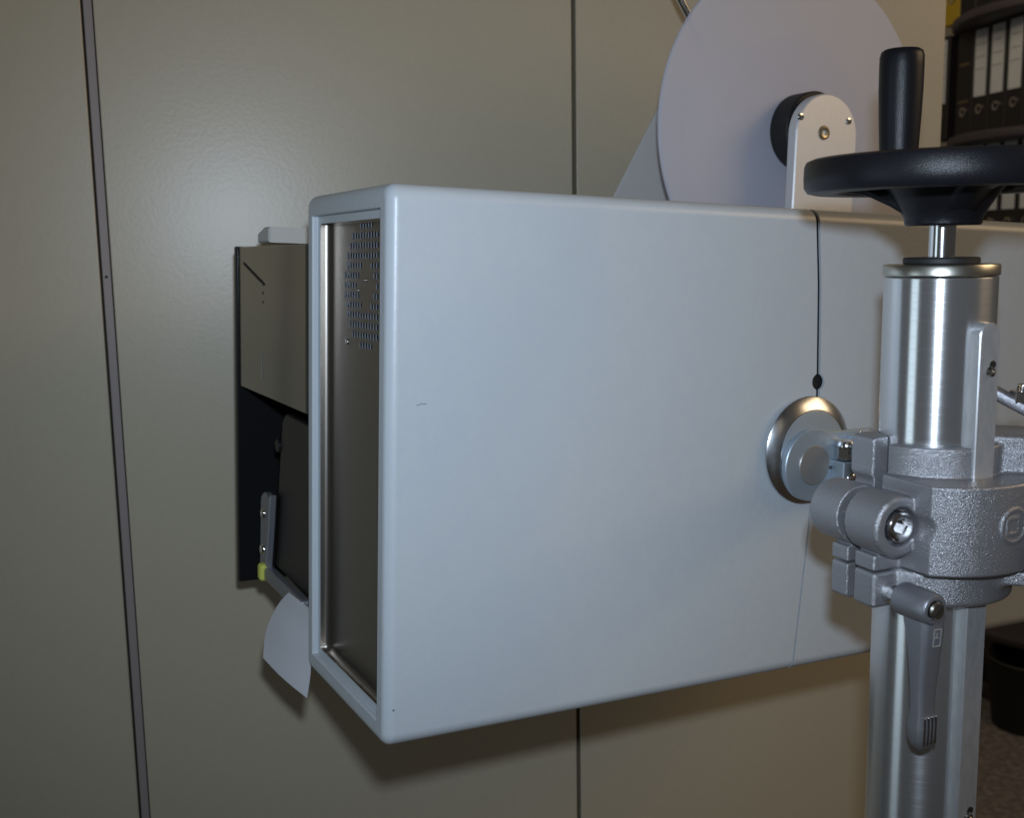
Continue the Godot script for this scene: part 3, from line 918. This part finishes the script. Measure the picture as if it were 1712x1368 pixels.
	o.append_array(PackedVector2Array([Vector2(0.060, -0.0240), Vector2(0.060, -0.0060), Vector2(0.0140, -0.0036), Vector2(0.0140, -0.0020), Vector2(0.060, -0.0040), Vector2(0.060, 0.0255)]))
	obj("split_plate", Shape.new().prism(o, 0.0, 0.0050, 0.0006), M.zinc, g)
	var fwd := Basis(Vector3.RIGHT, Vector3(0, 0, 1), Vector3(0, -1, 0))
	obj("pin", Shape.new().lathe([Vector2(0.0150, 0.003), Vector2(0.0150, 0.0056), Vector2(0.0144, 0.0062), Vector2(0.0, 0.0058)], 56), M.pin, g, Transform3D(fwd, Vector3.ZERO))
	obj("ear", Shape.new().rbox(Vector3(0.045, 0.0105, 0.016), Vector3(0.026, 0.022, 0.024), 0.0015, 2), M.zinc, g)
	obj("clamp_ear", Shape.new().rbox(Vector3(0.0255, -0.0055, 0.0110), Vector3(0.0150, 0.0170, 0.0130), 0.0012, 2), M.zinc, g)
	var hex := PackedVector2Array()
	for k in 6: hex.append(Vector2(cos(TAU * k / 6), sin(TAU * k / 6)) * 0.0072)
	for b in [[0.0240, 0.0045, 0.0095], [0.0275, -0.0165, 0.006]]:
		var bt := obj("bolt", Shape.new().prism(hex, 0.0, b[2], 0.0006), M.bright, g, Transform3D(Basis(Vector3.RIGHT, Vector3(0, 0, -1), Vector3(0, 1, 0)), Vector3(b[0], b[1], 0.0125)))
		obj("bolt_head", Shape.new().lathe([Vector2(0.0072, 0.0), Vector2(0.0072, 0.002), Vector2(0.0062, 0.0042), Vector2(0.0035, 0.0055), Vector2(0.0, 0.0058)], 28), M.bright, bt, Transform3D(fwd, Vector3(0, 0, b[2])))
	for k in 2:
		obj("top_screw", Shape.new().lathe([Vector2(0.0, 0.001), Vector2(0.002, 0.001), Vector2(0.0022, 0.0035), Vector2(0.0048, 0.0032), Vector2(0.0056, 0.0015), Vector2(0.0056, -0.004)], 24), M.bright, g, Transform3D(Basis.IDENTITY, Vector3(0.041 + 0.013 * k, 0.0225, 0.016)))

func socket_screw(r: float, h: float, hx: float) -> Shape:
	var s := Shape.new().lathe([Vector2(r, -0.004), Vector2(r, h - 0.0012), Vector2(r - 0.0004, h - 0.0004), Vector2(r - 0.0012, h), Vector2(r - 0.0026, h)], 48, 50.0)
	for k in 48:
		var q := []
		for e in 2:
			var a := TAU * (k + e) / 48
			var sec := fposmod(a, TAU / 6) - TAU / 12
			var hr := hx * 0.94 / cos(sec)
			q.append(Vector3(cos(a) * (r - 0.0026), h, sin(a) * (r - 0.0026)))
			q.append(Vector3(cos(a) * hr, h - 0.0010, sin(a) * hr))
			q.append(Vector3(cos(a) * hr, h - 0.0060, sin(a) * hr))
		var mid := TAU * (floorf(k / 8.0) + 0.5) / 6
		var inn := Vector3(-cos(mid), 0, -sin(mid))
		s.flat(q[0], q[3], q[4], q[1], Vector3.UP)
		s.flat(q[1], q[4], q[5], q[2], inn)
		s.tri(q[2], q[5], Vector3(0, h - 0.0068, 0), Vector3.UP, Vector3.UP, Vector3.UP)
	return s

func badge() -> Shape:   # small raised outline on the lever, x across, z along
	var s := Shape.new()
	for b in [[0, 0.0052, 0.0058, 0.0007], [0, -0.0052, 0.0058, 0.0007], [0.0026, 0, 0.0007, 0.0104], [-0.0026, 0, 0.0007, 0.0104], [0.0004, 0, 0.0034, 0.0006], [0.0004, 0.0015, 0.0006, 0.0036]]:
		s.rbox(Vector3(b[0], 0, b[1]), Vector3(b[2], 0.0007, b[3]), 0.0002, 1)
	return s

func bar_rings(path: Array, w: float, h: float) -> Array:
	var out := []
	for i in path.size():
		var d: Vector3 = (path[mini(i + 1, path.size() - 1)] - path[maxi(i - 1, 0)]).normalized()
		var side := d.cross(Vector3.UP).normalized()
		var up := side.cross(d)
		var ring := []
		for k in 20:
			var a := TAU * k / 20
			ring.append(path[i] + side * signf(cos(a)) * pow(absf(cos(a)), 0.6) * w + up * signf(sin(a)) * pow(absf(sin(a)), 0.6) * h)
		out.append(ring)
	return out

# ---------------------------------------------------------------- binder carousel at the back right
func carousel() -> void:
	var cx := Vector3(2.495, 0, -2.735)
	var c := thing("binder_carousel", "dark round binder carousel with curved shelves, far right behind the post", "carousel", Transform3D(Basis.IDENTITY, cx))
	for y in [0.25, 0.64, 1.03, 1.365, 1.700, 2.045]:
		obj("shelf", Shape.new().lathe([Vector2(0.0, -0.032), Vector2(0.398, -0.032), Vector2(0.408, -0.026), Vector2(0.41, -0.016), Vector2(0.408, -0.006), Vector2(0.398, 0.0), Vector2(0.0, 0.0)], 96), M.shelf, c, Transform3D(Basis.IDENTITY, Vector3(0, y, 0)))
	obj("column", Shape.new().lathe([Vector2(0.0, 0.02), Vector2(0.05, 0.02), Vector2(0.05, 2.45), Vector2(0.0, 2.45)], 24), M.shelf, c)
	obj("base", Shape.new().lathe(ball_profile(0.33, 0.05, 0.01), 64), M.shelf, c)
	var names := ["sixth", "fifth", "fourth", "third", "second", "first"]
	var pr: Node3D = null
	for row in [[1.700, "upper"], [1.365, "lower"]]:
		for i in range(-3, 3):
			var plain_spine: bool = i == -2
			var place := Vector3(2.1774 - 0.0060 * i * 10.0 * 0.08, row[0] + 0.0004, -2.7771 + 0.08 * i - (0.040 if i == -3 else 0.0))
			var from_near: String = ["farthest", "second farthest", "third farthest", "third nearest", "second nearest", "nearest"][i + 3]
			var lab := "black binder with %s, %s in the %s row of the carousel" % ["plain dark spine" if plain_spine else "white spine label", from_near, row[1]]
			var o := binder(lab, Transform3D(Basis.IDENTITY, place), M.binder, not plain_spine)
			o.set_meta("group", "black binders on the carousel")
	for i in range(-3, 2):
		var yel := i == -3
		var place := Vector3(2.1774 - 0.0048 * i, 2.0454, -2.7771 + 0.08 * i)
		binder("yellow binder on the carousel's top shelf at its left end" if yel else "black binder on the top shelf, %s from the yellow one" % ["next", "second", "third", "fourth"][i + 2], Transform3D(Basis.IDENTITY, place), M.binder_yellow if yel else M.binder, false).set_meta("group", "binders on the carousel's top shelf")
	# low black tub on the floor
	var t := thing("black_tub", "low round black tub standing on the grey carpet", "tub", Transform3D(Basis.IDENTITY, Vector3(2.17, -0.012, -2.50)))
	obj("tub", Shape.new().lathe([Vector2(0.0, 0.004), Vector2(0.095, 0.004), Vector2(0.118, 0.20), Vector2(0.122, 0.212), Vector2(0.122, 0.218), Vector2(0.118, 0.221), Vector2(0.112, 0.218), Vector2(0.108, 0.20), Vector2(0.088, 0.012), Vector2(0.0, 0.012)], 64), M.rubber, t)

func binder(label: String, at: Transform3D, m: Material, card: bool) -> Node3D:
	var b := thing("ring_binder", label, "binder", at)
	obj("cover", Shape.new().rbox(Vector3(0.145, 0.158, 0), Vector3(0.290, 0.316, 0.074), 0.004, 2), m, b)
	if card:
		var l := obj("spine_label", Shape.new().rbox(Vector3(-0.0008, 0.208, 0), Vector3(0.0022, 0.192, 0.052), 0.0005, 1), M.card, b)
		for y in [0.285, 0.262, 0.225, 0.19]:
			obj("print_line", Shape.new().rbox(Vector3(-0.0020, y, 0), Vector3(0.0004, 0.0022, 0.040), 0.0001, 1), M.ink, l)
	else:
		for y in [0.215, 0.105]:
			obj("emblem", Shape.new().rbox(Vector3(-0.0008, y, 0), Vector3(0.0016, 0.009, 0.046), 0.0004, 1), M.gold, b)
	obj("finger_ring", Shape.new().lathe([Vector2(0.0085, 0.0), Vector2(0.0085, 0.0025), Vector2(0.0105, 0.0035), Vector2(0.0135, 0.0030), Vector2(0.0145, 0.0)], 24), M.bright, b, along(Vector3(0.0, 0.075, 0), Vector3(-1, 0, 0)))
	return b
